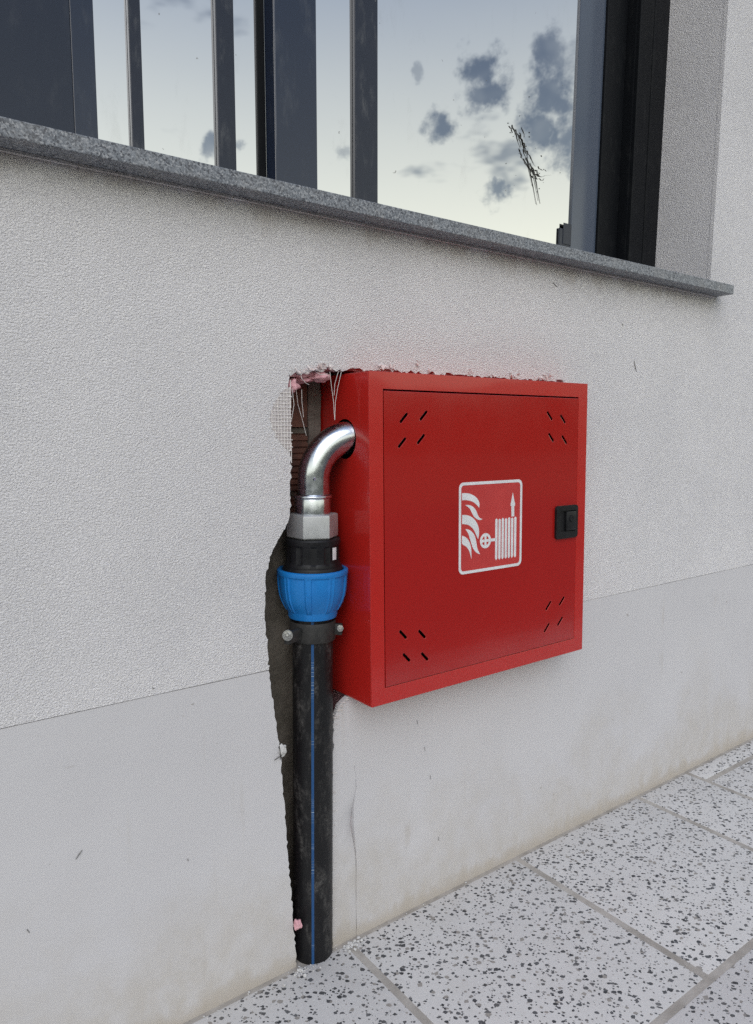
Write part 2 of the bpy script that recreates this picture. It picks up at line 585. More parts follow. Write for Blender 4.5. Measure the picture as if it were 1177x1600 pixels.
M_shade = m_simple('inside_shade', (.006, .006, .006), (.010, .010, .010), .9, 30)  # shade behind the cabinet slots, painted as near-black

# ------------------------------------------------------------------ ground, road and pavement
bm = bmesh.new()
bmesh.ops.create_grid(bm, x_segments=4, y_segments=4, size=400)
g = from_bm('ground', bm, M_earth, loc=(0, -100, -0.18))
g['kind'] = 'structure'
bm = bmesh.new()
add_box(bm, -60, 60, -7.4, -1.3205, -0.40, -0.122)
road = from_bm('road', bm, M_asphalt, smooth=False)
road['kind'] = 'structure'
bm = bmesh.new()
add_box(bm, -12, 14, -1.320, -1.2155, -0.35, -0.002, .008)
kerb = from_bm('kerb', bm, M_kerb)
kerb['kind'] = 'structure'
bm = bmesh.new()
add_box(bm, -12, 14, -1.215, 0.10, -0.35, -0.0009)
pave = from_bm('pavement', bm, M_grout, smooth=False)
pave['kind'] = 'structure'
# wooded ridge across the road, seen only as a reflection
bm = bmesh.new()
prev = None
for i in range(121):
    an = math.radians(95 + 170 * i / 120)
    rr = 75 + 12 * noise.noise(Vector((i * .11, 3, 0)))
    hh = 9 + 4.5 * noise.noise(Vector((i * .09, 0, 0))) + 1.6 * noise.noise(Vector((i * .6, 0, 5)))
    col_ = []
    for t, zq in ((0, -1), (4, .35), (9, .75), (16, .95), (24, 1.0), (40, .8), (70, -.2)):
        d_ = rr + t + 2 * noise.noise(Vector((i * .5, t * .3, 0)))
        col_.append(bm.verts.new((math.sin(an) * d_, math.cos(an) * d_, -.2 + hh * zq + .7 * noise.noise(Vector((i * .8, t * .4, 9))))))
    if prev:
        for k in range(6):
            bm.faces.new((prev[k], prev[k + 1], col_[k + 1], col_[k]))
    prev = col_
rid = from_bm('hills', bm, M_wood, angle=80)
rid['kind'] = 'structure'

TILE_CACHE = {}


def tile(x0, x1, y0, y1, idx):
    gap = 0.0060
    w, d = round(x1 - x0 - 2 * gap, 4), round(y1 - y0 - 2 * gap, 4)
    key = (w, d)
    if key not in TILE_CACHE:
        b2 = bmesh.new()
        add_box(b2, -w / 2, w / 2, -d / 2, d / 2, -0.03, 0.0)
        es = [e for e in b2.edges if all(v.co.z > -.001 for v in e.verts)]
        es += [e for e in b2.edges if abs(e.verts[0].co.z - e.verts[1].co.z) > .02]
        bmesh.ops.bevel(b2, geom=es, offset=0.0030, segments=2, profile=.6, affect='EDGES')
        bmesh.ops.recalc_face_normals(b2, faces=b2.faces)
        me = bpy.data.meshes.new('tile')
        b2.to_mesh(me)
        b2.free()
        me.materials.append(M_terr)
        me.shade_smooth()
        me.set_sharp_from_angle(angle=math.radians(50))
        TILE_CACHE[key] = me
    o = bpy.data.objects.new('tile', TILE_CACHE[key])
    r = random.Random(idx * 13 + 5)
    o.location = ((x0 + x1) / 2, (y0 + y1) / 2, r.uniform(-.0006, .0006))
    o.rotation_euler = (r.uniform(-.0012, .0012), r.uniform(-.0012, .0012), r.uniform(-.002, .002))
    link(o, pave)


P = 0.405
idx = 0
for k in range(-8, 3):                                  # first row along the wall
    x0 = 0.6255 + k * P
    if x0 < 1.43:
        tile(x0, x0 + P, -0.403, -0.001, idx); idx += 1
tile(1.4355, 1.640, -0.403, -0.001, idx); idx += 1
for k in range(7):                                      # beyond the cut tile: a narrow strip, then whole tiles
    x0 = 1.640 + k * P
    tile(x0, x0 + P, -0.059, -0.001, idx); idx += 1
    tile(x0, x0 + P, -0.403, -0.059, idx); idx += 1
for r in range(1, 3):
    for k in range(-8, 10):
        x0 = 0.6255 + k * P + (P / 2 if r % 2 else 0) - .05
        tile(x0, x0 + P, -0.403 - r * P, -0.403 - (r - 1) * P, idx); idx += 1

# ------------------------------------------------------------------ wall
wall = empty('house_wall', (0, 0, 0), 'off white rendered house wall with smooth grey plinth and a ragged hole hacked round the pipe', 'wall')
XL, XR, ZT = -2.5, 4.5, 3.2
WX0, WX1, WZ0, WZ1 = -1.0, 1.6486, 1.1520, 2.5
left_low = [(.5310, -.02), (.5302, .0222), (.5235, .122), (.5160, .230), (.5099, .3345), (.5062, .3759), (.4985, .4375), (.4909, .4900)]
left_up = [(.4907, .4915), (.4886, .537), (.4853, .5854), (.4882, .6324), (.4994, .6708), (.5188, .6955), (.5310, .723), (.5325, .770), (.5335, .8168), (.5282, .8261), (.5289, .8722), (.5317, .924)]
top = [(.5317, .924), (.536, .9205), (.545, .9275), (.558, .9235), (.572, .9315), (.583, .9285), (.596, .9345), (.6123, .9335), (.6754, .9365), (.80, .937), (.95, .937), (1.139, .937)]
right_low = [(.5985, -.02), (.5990, .10), (.6000, .20), (.6020, .3082), (.6050, .3816), (.6125, .408), (.6320, .4185)]
crack = [(.6472, -.02), (.6471, .0263), (.6473, .10), (.6475, .1399), (.6455, .165), (.6425, .1975), (.6418, .220), (.6440, .240), (.6479, .262), (.6465, .285), (.6440, .300)]
ll = jitter(left_low, .006, .0015, 1)
lu = jitter(left_up, .005, .0019, 2)
tp = jitter(top, .006, .0030, 3)
pl_top_l = [(x / 100, .4905 + .0006 * noise.noise(Vector((x * .13, 1.5, 0)))) for x in range(45, -250, -5)]
pl_top_r = [(x / 100, .4905 + .0006 * noise.noise(Vector((x * .13, 1.5, 0)))) for x in range(115, 450, 5)]
rl = jitter(right_low, .006, .0016, 4)
ck = jitter(crack, .008, .0005, 8)
rl_up = [q for q in rl if q[1] > .305]

WIN = [(WX0, WZ0), (WX1 - .0008, WZ0), (WX1 + .0405, WZ1), (WX0, WZ1)]
bm = bmesh.new()
poly(bm, [(XL, .4915)] + lu[:-1] + tp + [(1.139, .4915), (XR, .4915), (XR, ZT), (XL, ZT)], [WIN], 0.0, 0.009)
from_bm('render_coat', bm, M_render, wall, smooth=False)
bm = bmesh.new()
poly(bm, [(XL, -.02)] + ll + pl_top_l + [(XL, .4908)], (), 0.0008, 0.009)
poly(bm, ck + rl_up + [(1.139, .4185), (1.139, .4908)] + pl_top_r + [(XR, .4908), (XR, -.02)], (), 0.0008, 0.009)
from_bm('plinth', bm, M_plinth, wall, smooth=False)
# pink foam boards behind the render
ins_up = jitter([(.4885, .493), (.484, .585), (.497, .675), (.529, .726), (.531, .80), (.526, .85), (.530, .919), (.545, .921), (.57, .9215), (.588, .927), (.605, .9325), (.66, .9345), (.9, .935), (1.1395, .935)], .006, .0016, 6)
ins_lo = jitter([(.529, -.02), (.522, .12), (.514, .23), (.508, .335), (.4968, .4375), (.4885, .493)], .006, .0014, 7)
bm = bmesh.new()
poly(bm, [(XL, -.02)] + ins_lo + ins_up[1:] + [(1.1395, .4200), (.6500, .4200), (.6480, .37), (.6420, .28), (.6380, -.02), (XR, -.02), (XR, ZT), (XL, ZT)],
     [[(WX0, WZ0 - .001), (WX1 + .012, WZ0 - .001), (WX1 + .05, WZ1), (WX0, WZ1)]], 0.0096, 0.0745)
from_bm('insulation', bm, M_pink, wall, smooth=False)
# masonry core
bm = bmesh.new()
poly(bm, [(XL, -.02), (XR, -.02), (XR, ZT), (XL, ZT)],
     [[(.6290, .4200), (1.1395, .4200), (1.1395, .9350), (.6290, .9350)], [(WX0, WZ0 - .001), (WX1 + .05, WZ0 - .001), (WX1 + .05, WZ1), (WX0, WZ1)]], 0.0755, 0.30)
from_bm('masonry_core', bm, M_mortar, wall, smooth=False)
# adhesive mortar smeared over the masonry inside the hole
bm = bmesh.new()
nx, nz = 22, 80
grid = []
for j in range(nz + 1):
    row = []
    for i in range(nx + 1):
        x, z = .46 + (.627 - .46) * i / nx, -.01 + .735 * j / nz
        y = .066 + .007 * noise.noise(Vector((x * 28, z * 14, 0))) + .003 * noise.noise(Vector((x * 90, z * 70, 4)))
        if z > .70:
            y += (z - .70) * .35
        row.append(bm.verts.new((x, y, z)))
    grid.append(row)
for j in range(nz):
    for i in range(nx):
        bm.faces.new((grid[j][i], grid[j][i + 1], grid[j + 1][i + 1], grid[j + 1][i]))
from_bm('mortar_coat', bm, M_mortar, wall)


def brick(x0, x1, z0, z1, ridged, seed):
    b2 = bmesh.new()
    pr = []
    z = z0
    while z < z1 - .001:
        if ridged:
            pr += [(z, .0705), (z + .0055, .0705), (z + .0066, .0732), (z + .0088, .0732)]
            z += .0099
        else:
            pr += [(z, .0708)]
            z += .006
    pr = [(min(a, z1), c) for a, c in pr] + [(z1, .0708)]
    nn = 10
    rows = []
    for a, c in pr:
        rows.append([b2.verts.new((x0 + (x1 - x0) * i / nn, c + .0008 * noise.noise(Vector((i * .7, a * 120, seed))), a)) for i in range(nn + 1)])
    for r0, r1 in zip(rows, rows[1:]):
        for i in range(nn):
            b2.faces.new((r0[i], r0[i + 1], r1[i + 1], r1[i]))
    r = bmesh.ops.extrude_edge_only(b2, edges=[e for e in b2.edges if e.is_boundary])
    for v in r['geom']:
        if isinstance(v, bmesh.types.BMVert):
            v.co.y = .0765
    from_bm('brick', b2, M_brick, wall, angle=25)


brick(.40, .6045, .848, .934, False, 1)
brick(.40, .6045, .748, .838, True, 2)
brick(.40, .6045, .664, .740, True, 3)
bm = bmesh.new()
add_box(bm, .6055, .6280, .0690, .0760, .66, .935)
bmesh.ops.subdivide_edges(bm, edges=[e for e in bm.edges if abs(e.verts[0].co.z - e.verts[1].co.z) > .1], cuts=24)
for v in bm.verts:
    v.co.y += .0025 * noise.noise(v.co * 60)
from_bm('mortar_joint', bm, M_mortar2, wall)
# window reveal: rendered return
bm = bmesh.new()
add_box(bm, 0, .010, .0092, .170, 0, WZ1 - WZ0)
for v in bm.verts:
    v.co.x += WX1 + .0413 * (v.co.z / (WZ1 - WZ0))
    v.co.z += WZ0
from_bm('window_reveal', bm, M_render, wall, smooth=False)
bm = bmesh.new()
add_box(bm, WX0 - .010, WX0, .0092, .170, WZ0, WZ1)
from_bm('window_reveal', bm, M_render, wall, smooth=False)
# sill
bm = bmesh.new()
add_box(bm, -1.035, 1.6804, -.0402, -.0005, 1.1535, 1.1738, .0012, 2)
add_box(bm, WX0 + .0005, WX1 - .0005, -.0006, .200, 1.1545, 1.1732)
from_bm('window_sill', bm, M_granite, wall, smooth=False)
bm = bmesh.new()
for (xa, xb) in ((-1.02, 0.25), (.2505, 1.664)):
    add_box(bm, xa, xb, -.0060, -.0008, 1.1500, 1.1533)
for v in bm.verts:
    v.co.y += .003 * noise.noise(v.co * 25)
from_bm('sill_bedding', bm, M_render, wall, smooth=False)

# ------------------------------------------------------------------ window
ZB, ZTOP = 1.1735, 2.50


def pane_box(name, x0, x1, y0, y1, mat, parent, z0=ZB, z1=ZTOP, bev=.0012):
    b2 = bmesh.new()
    add_box(b2, x0, x1, y0, y1, z0, z1, bev, 2)
    return from_bm(name, b2, mat, parent, smooth=False)


# outer frame with the shutter guide on the right, stepped profiles
bm = bmesh.new()
add_box(bm, 1.598, 1.6640, .1460, .26, ZB, ZTOP, .0015)
add_box(bm, 1.545, 1.5975, .1475, .26, ZB, ZTOP, .0015)
add_box(bm, 1.5395, 1.5448, .1560, .26, ZB, ZTOP)
add_box(bm, 1.4660, 1.5393, .1790, .26, ZB, ZTOP, .0015)
add_box(bm, -1.0, -.93, .1460, .26, ZB, ZTOP, .0015)
add_box(bm, -.9295, 1.4575, .1500, .26, 2.4305, ZTOP, .0015)
add_box(bm, -.9295, 1.4575, .2050, .26, ZB, 1.21, .0015)
frame = from_bm('window', bm, M_frame, wall, smooth=False)
frame['label'] = 'dark framed window mirroring a cloudy evening sky'
pane_box('pane', .612, 1.3765, .1900, .1960, M_glass, frame, ZB + .002, 2.43, 0)
pane_box('pane', .3270, .600, .1902, .1962, M_glass, frame, ZB + .002, 2.43, 0)
pane_box('stile', 1.3760, 1.4655, .1850, .2040, M_gloss, frame)
pane_box('stile', .6021, .6805, .1550, .1895, M_alu, frame)
pane_box('stile', .5860, .6012, .1860, .2040, M_frame, frame)
pane_box('stile', .2950, .3268, .1715, .2040, M_alu, frame)
pane_box('reflection_panel', -.93, .2945, .1700, .2040, M_reflection, frame)  # opaque sheet standing in for a dark reflection in the glass
for x0, x1 in ((.3786, .3966), (.5142, .5448), (.7765, .8264)):
    b2 = bmesh.new()
    add_box(b2, x0, x1, .1815, .1899, ZB, 2.43, .001)
    from_bm('glazing_bar', b2, M_bar, frame, smooth=False)
bm = bmesh.new()
add_box(bm, 1.3360, 1.3758, .1850, .1897, 1.2540, 1.2960, .002)
add_box(bm, 1.3480, 1.3757, .1838, .1850, 1.2620, 1.3080, .0004)
from_bm('latch', bm, M_bar, frame, smooth=False)
# the right jamb leans a little out of plumb
for ob in [frame] + list(frame.children):
    for v in ob.data.vertices:
        if v.co.x > 1.25:
            v.co.x += .024 * (v.co.z - 1.24)
# dried mud smeared on the glass
path = [(1.1888, 1.4867), (1.203, 1.4709), (1.2156, 1.448), (1.2284, 1.4247), (1.2473, 1.4064), (1.262, 1.3961), (1.2828, 1.3976), (1.3077, 1.408)]
bm = bmesh.new()
rnd = random.Random(3)


def ribbon(pts, w0, w1):
    pr = None
    for i, (x, z) in enumerate(pts):
        t = i / max(1, len(pts) - 1)
        w = (w0 + (w1 - w0) * t) * rnd.uniform(.5, 1.5)
        a = (bm.verts.new((x - w, .1893, z - w * .3)), bm.verts.new((x + w, .1893, z + w * .3)))
        if pr:
            bm.faces.new((pr[0], pr[1], a[1], a[0]))
        pr = a


def along(t):
    k = min(len(path) - 2, int(t * (len(path) - 1)))
    f = t * (len(path) - 1) - k
    return (path[k][0] + (path[k + 1][0] - path[k][0]) * f, path[k][1] + (path[k + 1][1] - path[k][1]) * f)


for s in range(26):
    t0 = rnd.random() ** 1.2 * .72
    L = rnd.uniform(.08, .30)
    ox, oz = rnd.uniform(-.020, .014), rnd.uniform(-.012, .012)
    pts = []
    for i in range(9):
        x, z = along(min(1, t0 + L * i / 8))
        pts.append((x + ox + rnd.uniform(-.0022, .0022), z + oz + rnd.uniform(-.0022, .0022)))
    ribbon(pts, rnd.uniform(.0006, .0017), .0004)
for s in range(7):
    x, z = along(rnd.uniform(.25, .65))
    ribbon([(x + .004 * i + rnd.uniform(-.001, .001), z - .011 * i) for i in range(rnd.randint(4, 9))], .0006, .0003)
ribbon([(1.262, 1.397), (1.270, 1.393), (1.280, 1.394), (1.290, 1.399), (1.302, 1.402), (1.310, 1.404)], .004, .0012)
for s in range(24):
    x, z = along(rnd.random())
    x += rnd.gauss(0, .035); z += rnd.gauss(0, .04)
    ribbon([(x, z), (x + rnd.uniform(-.003, .003), z + rnd.uniform(-.003, .003))], .0014, .0008)
mud = from_bm('mud_smear', bm, M_mud, frame, smooth=False)
mud['kind'] = 'stuff'

# ------------------------------------------------------------------ debris of the hacked wall
chunk('insulation_chunk', (.5420, .012, .9080), (.0105, .010, .0095), M_pink, wall, 2.3)
chunk('insulation_chunk', (.566, .030, .9185), (.020, .02, .006), M_pink, wall, 5.3)
chunk('insulation_chunk', (.590, .012, .9230), (.014, .012, .0075), M_pink, wall, 7.3)
chunk('insulation_chunk', (.5315, -.004, .0740), (.0065, .006, .0085), M_pink, wall, 9.1)
chunk('plaster_chunk', (.5110, -.001, .3630), (.0060, .004, .0085), M_crumb, wall, 4.4)
bm = bmesh.new()
tube(bm, [(.496, -.003, .352), (.504, -.004, .3555), (.509, -.003, .357)], .0007, 5)
tube(bm, [(.5045, -.003, .372), (.5055, -.004, .360), (.506, -.003, .350)], .0006, 5)
tw = from_bm('wire_stub', bm, M_mud, wall)
# base coat bared where the finish has come off
bm = bmesh.new()
edge = [(.5335, .814)] + [(.5290 - .0285 * math.sin(math.pi * (k + .5) / 16) ** .8 + .006 * noise.noise(Vector((k * .9, 0, 0))), .814 + .091 * (k + .5) / 16) for k in range(16)] + [(.5335, .905)]
poly(bm, jitter(edge[::-1], .005, .0012, 12) , (), -.0004, .0004)
from_bm('base_coat', bm, M_base, wall, smooth=False)
# fibreglass mesh showing where the finish coat has come off
bm = bmesh.new()
rnd = random.Random(11)


def meshw(z):        # how far left of the edge the mesh is bare at height z
    t = (z - .812) / (.905 - .812)
    return max(0.0, .030 * math.sin(math.pi * min(1, max(0, t))) ** .8)


z = .813
while z < .905:
    x1 = .5345 + rnd.uniform(-.002, .0012)
    x0 = .530 - meshw(z) + rnd.uniform(-.003, .003)
    if x1 - x0 > .004:
        n = 6
        tube(bm, [(x0 + (x1 - x0) * i / n, -.0009 + rnd.uniform(-.0002, .0003), z + rnd.uniform(-.0003, .0003)) for i in range(n + 1)], .00068, 4)
    z += .0052
x = .5025
while x < .534:
    zs = [zz / 1000 for zz in range(813, 906) if .530 - meshw(zz / 1000) < x]
    if len(zs) > 6:
        a, b_ = zs[0], zs[-1]
        n = 12
        tube(bm, [(x + rnd.uniform(-.0003, .0003), -.0006, a + (b_ - a) * i / n) for i in range(n + 1)], .00068, 4)
    x += .0050
for z0, z1 in ((.795, .825), (.875, .915)):
    tube(bm, [(.5335, -.0006, z0), (.534, .0, (z0 + z1) / 2), (.5335, -.0008, z1)], .0006, 4)
# torn mesh sticking out under the box and along the hole edge
for i in range(46):
    k = rnd.randrange(len(rl) - 8, len(rl)) if i % 2 else rnd.randrange(2, len(rl))
    px, pz = rl[k]
    tube(bm, [(px + .008, -.0004, pz - .002), (px + .001, -.001, pz + rnd.uniform(-.002, .002)), (px - rnd.uniform(.001, .005), rnd.uniform(-.003, .006), pz + rnd.uniform(-.004, .004))], .0004, 4)
ms = from_bm('reinforcing_mesh', bm, M_thread, wall)
ms['kind'] = 'stuff'
# loose strands hanging in the hole
for pts in ([(.547, .006, .902), (.553, .010, .880), (.561, .014, .860), (.570, .016, .835)],
            [(.555, .006, .902), (.558, .009, .885), (.563, .012, .862)],
            [(.5385, .002, .903), (.5385, .001, .880), (.5355, .000, .855)],
            [(.6015, .000, .930), (.6045, .000, .910), (.6080, -.002, .885), (.6075, -.002, .860)],
            [(.6180, -.006, .930), (.6120, -.004, .905), (.6085, -.003, .885), (.6090, -.002, .858)],
            [(.6150, -.002, .931), (.6100, -.002, .912), (.6070, -.001, .895)],
            [(.553, .004, .926), (.550, -.004, .918), (.556, -.006, .911), (.564, -.003, .909)],
            [(.578, .004, .930), (.584, -.005, .924), (.592, -.007, .926), (.597, -.004, .921)],
            [(.600, .002, .934), (.594, -.006, .940), (.586, -.007, .942), (.580, -.004, .939)],
            [(.538, .002, .924), (.533, -.005, .930), (.534, -.006, .937)]):
    bm = bmesh.new()
    pts = [tuple(Vector(p_) + Vector((rnd.uniform(-.0012, .0012), rnd.uniform(-.001, .001), 0))) for p_ in pts]
    tube(bm, pts, .00040, 5)
    from_bm('mesh_strand', bm, M_thread, wall)
# torn flakes along the top edge of the box
bm = bmesh.new()
for cx, cz, sp, n in ((.590, .936, .016, 18), (.548, .925, .012, 12), (.572, .931, .010, 10), (.6966, .938, .014, 12), (.7182, .941, .008, 8), (.771, .948, .005, 5), (.80, .9385, .02, 8), (.8904, .940, .010, 9), (.95, .9385, .02, 7), (.9943, .9395, .022, 12), (1.0901, .944, .016, 14), (1.06, .940, .02, 8)):
    for i in range(n):
        c = Vector((cx + rnd.gauss(0, sp * .6), -.002 - rnd.random() * .003, cz + abs(rnd.gauss(0, .0026))))
        s = rnd.uniform(.0015, .0055)
        vs = [bm.verts.new(c + Vector((rnd.uniform(-s, s), rnd.uniform(-s, s) * .7, rnd.uniform(-s, s)))) for _ in range(4)]
        for a in ((0, 1, 2), (0, 2, 3), (0, 1, 3), (1, 2, 3)):
            bm.faces.new([vs[i_] for i_ in a])
fk = from_bm('torn_flakes', bm, M_flake, wall, smooth=False)
fk['kind'] = 'stuff'
# plaster patch between the pipe and the crack, dented where it has come loose
bm = bmesh.new()


def at_z(path, z):
    for (x0, z0), (x1, z1) in zip(path, path[1:]):
        if z0 <= z <= z1 and z1 > z0:
            return x0 + (x1 - x0) * (z - z0) / (z1 - z0)
    return path[-1][0] if z > path[-1][1] else path[0][0]


rows = []
for j in range(81):
    z = -.018 + .332 * j / 80
    xa, xb = at_z(rl, z), at_z(crack, z) - .0006
    row = [bm.verts.new((xa + .0004, .0085, z))]
    for i in range(17):
        t = i / 16
        dent = .0080 * math.exp(-((z - .195) / .040) ** 2) * max(0, (t - .25) / .75) ** 1.6
        dent += .0009 * math.exp(-((z - .10) / .10) ** 2) * max(0, (t - .8) / .2)
        y = .0009 + dent + .0005 * noise.noise(Vector((t * 3, z * 40, 2)))
        row.append(bm.verts.new((xa + (xb - xa) * t, y, z)))
    row.append(bm.verts.new((xb, .0092, z)))
    rows.append(row)
for r0, r1 in zip(rows, rows[1:]):
    for i in range(len(r0) - 1):
        bm.faces.new((r0[i], r0[i + 1], r1[i + 1], r1[i]))
from_bm('plaster_patch', bm, M_plinth, wall, angle=40)
# scratches and knocks in the finish
bm = bmesh.new()
for pts, w in (([(1.3645, .989), (1.3672, .981), (1.370, .975), (1.3748, .9665)], .0010),
               ([(.2105, .2985), (.2150, .3040), (.2190, .3085)], .0007), ([(.3170, .5015), (.3195, .5005)], .0015),
               ([(.1500, .229), (.1525, .2235)], .0012), ([(.3580, .245), (.3590, .241)], .001), ([(1.318, 1.061), (1.322, 1.057)], .0016),
               ([(.7927, .292), (.7940, .284)], .0008), ([(.8066, .236), (.8070, .228)], .0009), ([(.8278, .113), (.8280, .106)], .001),
               ([(1.100, 1.118), (1.112, 1.112)], .0018), ([(.775, .345), (.777, .337)], .0008)):
    tube(bm, [(a, -.0004, c) for a, c in pts], [w * .4] + [w] * (len(pts) - 2) + [w * .4], 5)
sx = from_bm('scratch_marks', bm, M_scr, wall)
sx['kind'] = 'stuff'

# ------------------------------------------------------------------ fire hose cabinet
CW, CH, CD = .5045, .5075, .198
cab = empty('fire_hose_cabinet', (.6305, -.0660, .4215), 'red steel fire hose cabinet with white pictogram, set half into the wall', 'cabinet', (-.0118, 0, 0))
F = .0255      # width of the front border
bm = bmesh.new()
# front border
poly(bm, [(0, 0), (CW, 0), (CW, CH), (0, CH)], [[(F, F), (CW - F, F), (CW - F, CH - F), (F, CH - F)]], 0.0, .0015)
# inner return of the border
for x0, x1, z0, z1 in ((F - .0012, F, F - .0012, CH - F + .0012), (CW - F, CW - F + .0012, F - .0012, CH - F + .0012)):
    add_box(bm, x0, x1, .0016, .018, z0, z1)
for z0, z1 in ((F - .0012, F), (CH - F, CH - F + .0012)):
    add_box(bm, F + .0001, CW - F - .0001, .0016, .018, z0, z1)
add_box(bm, 0, CW, .0015, CD, -.0, .0013)
add_box(bm, 0, CW, .0015, CD, CH - .0013, CH)
add_box(bm, CW - .0013, CW, .0015, CD, .0013, CH - .0013)
add_box(bm, .0013, CW - .0013, CD - .0013, CD, .0013, CH - .0013)
# left side with the pipe hole (built in XZ then turned)
b2 = bmesh.new()
HY, HZ, HR = .0655, .4085, .0305
hole = [(HY + HR * math.cos(a * math.pi / 24), HZ + HR * math.sin(a * math.pi / 24)) for a in range(48)]
poly(b2, [(.0015, .0013), (CD, .0013), (CD, CH - .0013), (.0015, CH - .0013)], [hole], 0, .0013)
for v in b2.verts:
    v.co = Vector((v.co.y, v.co.x, v.co.z))
tmp = bpy.data.meshes.new('tmp')
b2.to_mesh(tmp)
b2.free()
bm.from_mesh(tmp)
bpy.data.meshes.remove(tmp)
case = from_bm('case', bm, M_red, cab, smooth=False)
bv = case.modifiers.new('bevel', 'BEVEL')
bv.width = .0011
bv.segments = 2
bv.limit_method = 'ANGLE'
bv.angle_limit = math.radians(60)
# near-black block put in as the shade inside the case
bm = bmesh.new()
add_box(bm, .02, CW - .02, .030, CD - .02, .02, CH - .02)
from_bm('shade_block', bm, M_shade, cab, smooth=False)


def slot(cx, cz, dx, dz, w=.0022):
    d = Vector((dx, dz)).normalized()
    n = Vector((-d.y, d.x))
    L = Vector((dx, dz)).length / 2
    out = []
    for s in (1, -1):
        for k in range(7):
            a = -math.pi / 2 + math.pi * k / 6
            q = d * (s * (L - w)) + (d * math.cos(a) + n * math.sin(a)) * w * s
            out.append((cx + q.x, cz + q.y))
    return out


SLOTS = []
# centres measured from the cabinet's lower left corner
for cx, cz, dx, dz in ((.0645, .4397, .0145, .0145), (.1038, .4437, .0145, .0145), (.0611, .4025, .0145, .0145), (.0985, .4075, .0145, .0145),
                       (.3985, .4470, .0140, -.0150), (.4352, .4415, .0140, -.0150), (.4035, .4085, .0140, -.0150), (.4402, .4040, .0140, -.0150),
                       (.0617, .1040, .0140, -.0145), (.1002, .0982, .0140, -.0145), (.0683, .0660, .0140, -.0145), (.1058, .0605, .0140, -.0145),
                       (.4035, .1005, .0140, .0145), (.4410, .1037, .0140, .0145), (.4000, .0595, .0140, .0145), (.4375, .0658, .0140, .0145)):
    SLOTS.append(slot(cx, cz, dx, dz))
bm = bmesh.new()
g_ = .0011
poly(bm, [(F + g_, F + g_), (CW - F - g_, F + g_), (CW - F - g_, CH - F - g_ - .0012), (F + g_, CH - F - g_ - .0012)], SLOTS, -.0004, .0012)
door = from_bm('door', bm, M_door, cab, smooth=False)
bv = door.modifiers.new('bevel', 'BEVEL')
bv.width = .0009
bv.segments = 2
bv.limit_method = 'ANGLE'
bv.angle_limit = math.radians(60)
# latch
LX, LZ, LS = .4465, .2530, .0610
bm = bmesh.new()
def rr2(x0, x1, z0, z1, r, n=5):
    out = []
    for cx, cz, a0 in ((x1 - r, z1 - r, 0), (x0 + r, z1 - r, 90), (x0 + r, z0 + r, 180), (x1 - r, z0 + r, 270)):
        out += [(cx + r * math.cos(math.radians(a0 + 90 * k / n)), cz + r * math.sin(math.radians(a0 + 90 * k / n))) for k in range(n + 1)]
    return out


poly(bm, rr2(LX - LS / 2, LX + LS / 2, LZ - LS / 2, LZ + LS / 2, .006), [rr2(LX - .019, LX + .024, LZ - .018, LZ + .021, .003)], -.0055, -.0006)
add_box(bm, LX - .020, LX + .025, -.0020, -.0008, LZ - .019, LZ + .022)
lat = from_bm('latch', bm, M_black, door, smooth=False)
bv = lat.modifiers.new('bevel', 'BEVEL')
bv.width = .0012
bv.segments = 2
bv.limit_method = 'ANGLE'
bv.angle_limit = math.radians(60)
bm = bmesh.new()
add_box(bm, LX - .004, LX + .0235, -.0075, -.0022, LZ - .0165, LZ + .0195, .002, 2)
bmesh.ops.create_cone(bm, cap_ends=True, segments=24, radius1=.0065, radius2=.0060, depth=.0022,
                      matrix=Matrix.Translation((LX + .009, -.0084, LZ + .006)) @ Matrix.Rotation(math.pi / 2, 4, 'X'))
from_bm('latch_lever', bm, M_black, door)

# sign: red film with white border and pictogram
SX, SZ = .8835 - .6305, .682 - .4215
S0, S1 = -.0009, -.0005


def rrect(hw, hh, r, n=6):
    out = []
    for cx, cz, a0 in ((hw - r, hh - r, 0), (-hw + r, hh - r, 90), (-hw + r, -hh + r, 180), (hw - r, -hh + r, 270)):
        for k in range(n + 1):
            a = math.radians(a0 + 90 * k / n)
            out.append((SX + cx + r * math.cos(a), SZ + cz + r * math.sin(a)))
    return out


bm = bmesh.new()
poly(bm, rrect(.0753, .0763, .010), (), S0, S1)
sign = from_bm('sign', bm, M_sign, cab, smooth=False)
bm = bmesh.new()
poly(bm, rrect(.0750, .0760, .0098), [rrect(.0702, .0712, .0060)], S0 - .0003, S0 + .0001)
from_bm('border', bm, M_white, sign, smooth=False)


def smooth_loop(pts, n=4):
    out = []
    m = len(pts)
    for i in range(m):
        p0, p1, p2, p3 = (Vector(pts[(i + k - 1) % m]) for k in range(4))
        sharp = (p1 - p0).normalized().dot((p2 - p1).normalized()) < .3
        sharp2 = (p2 - p1).normalized().dot((p3 - p2).normalized()) < .3
        for k in range(n):
            t = k / n
            a = p1 if sharp else p0
            b_ = p2 if sharp2 else p3
            q = .5 * ((2 * p1) + (p2 - a) * t + (2 * a - 5 * p1 + 4 * p2 - b_) * t * t + (-a + 3 * p1 - 3 * p2 + b_) * t ** 3)
            out.append((q.x, q.y))
    return out


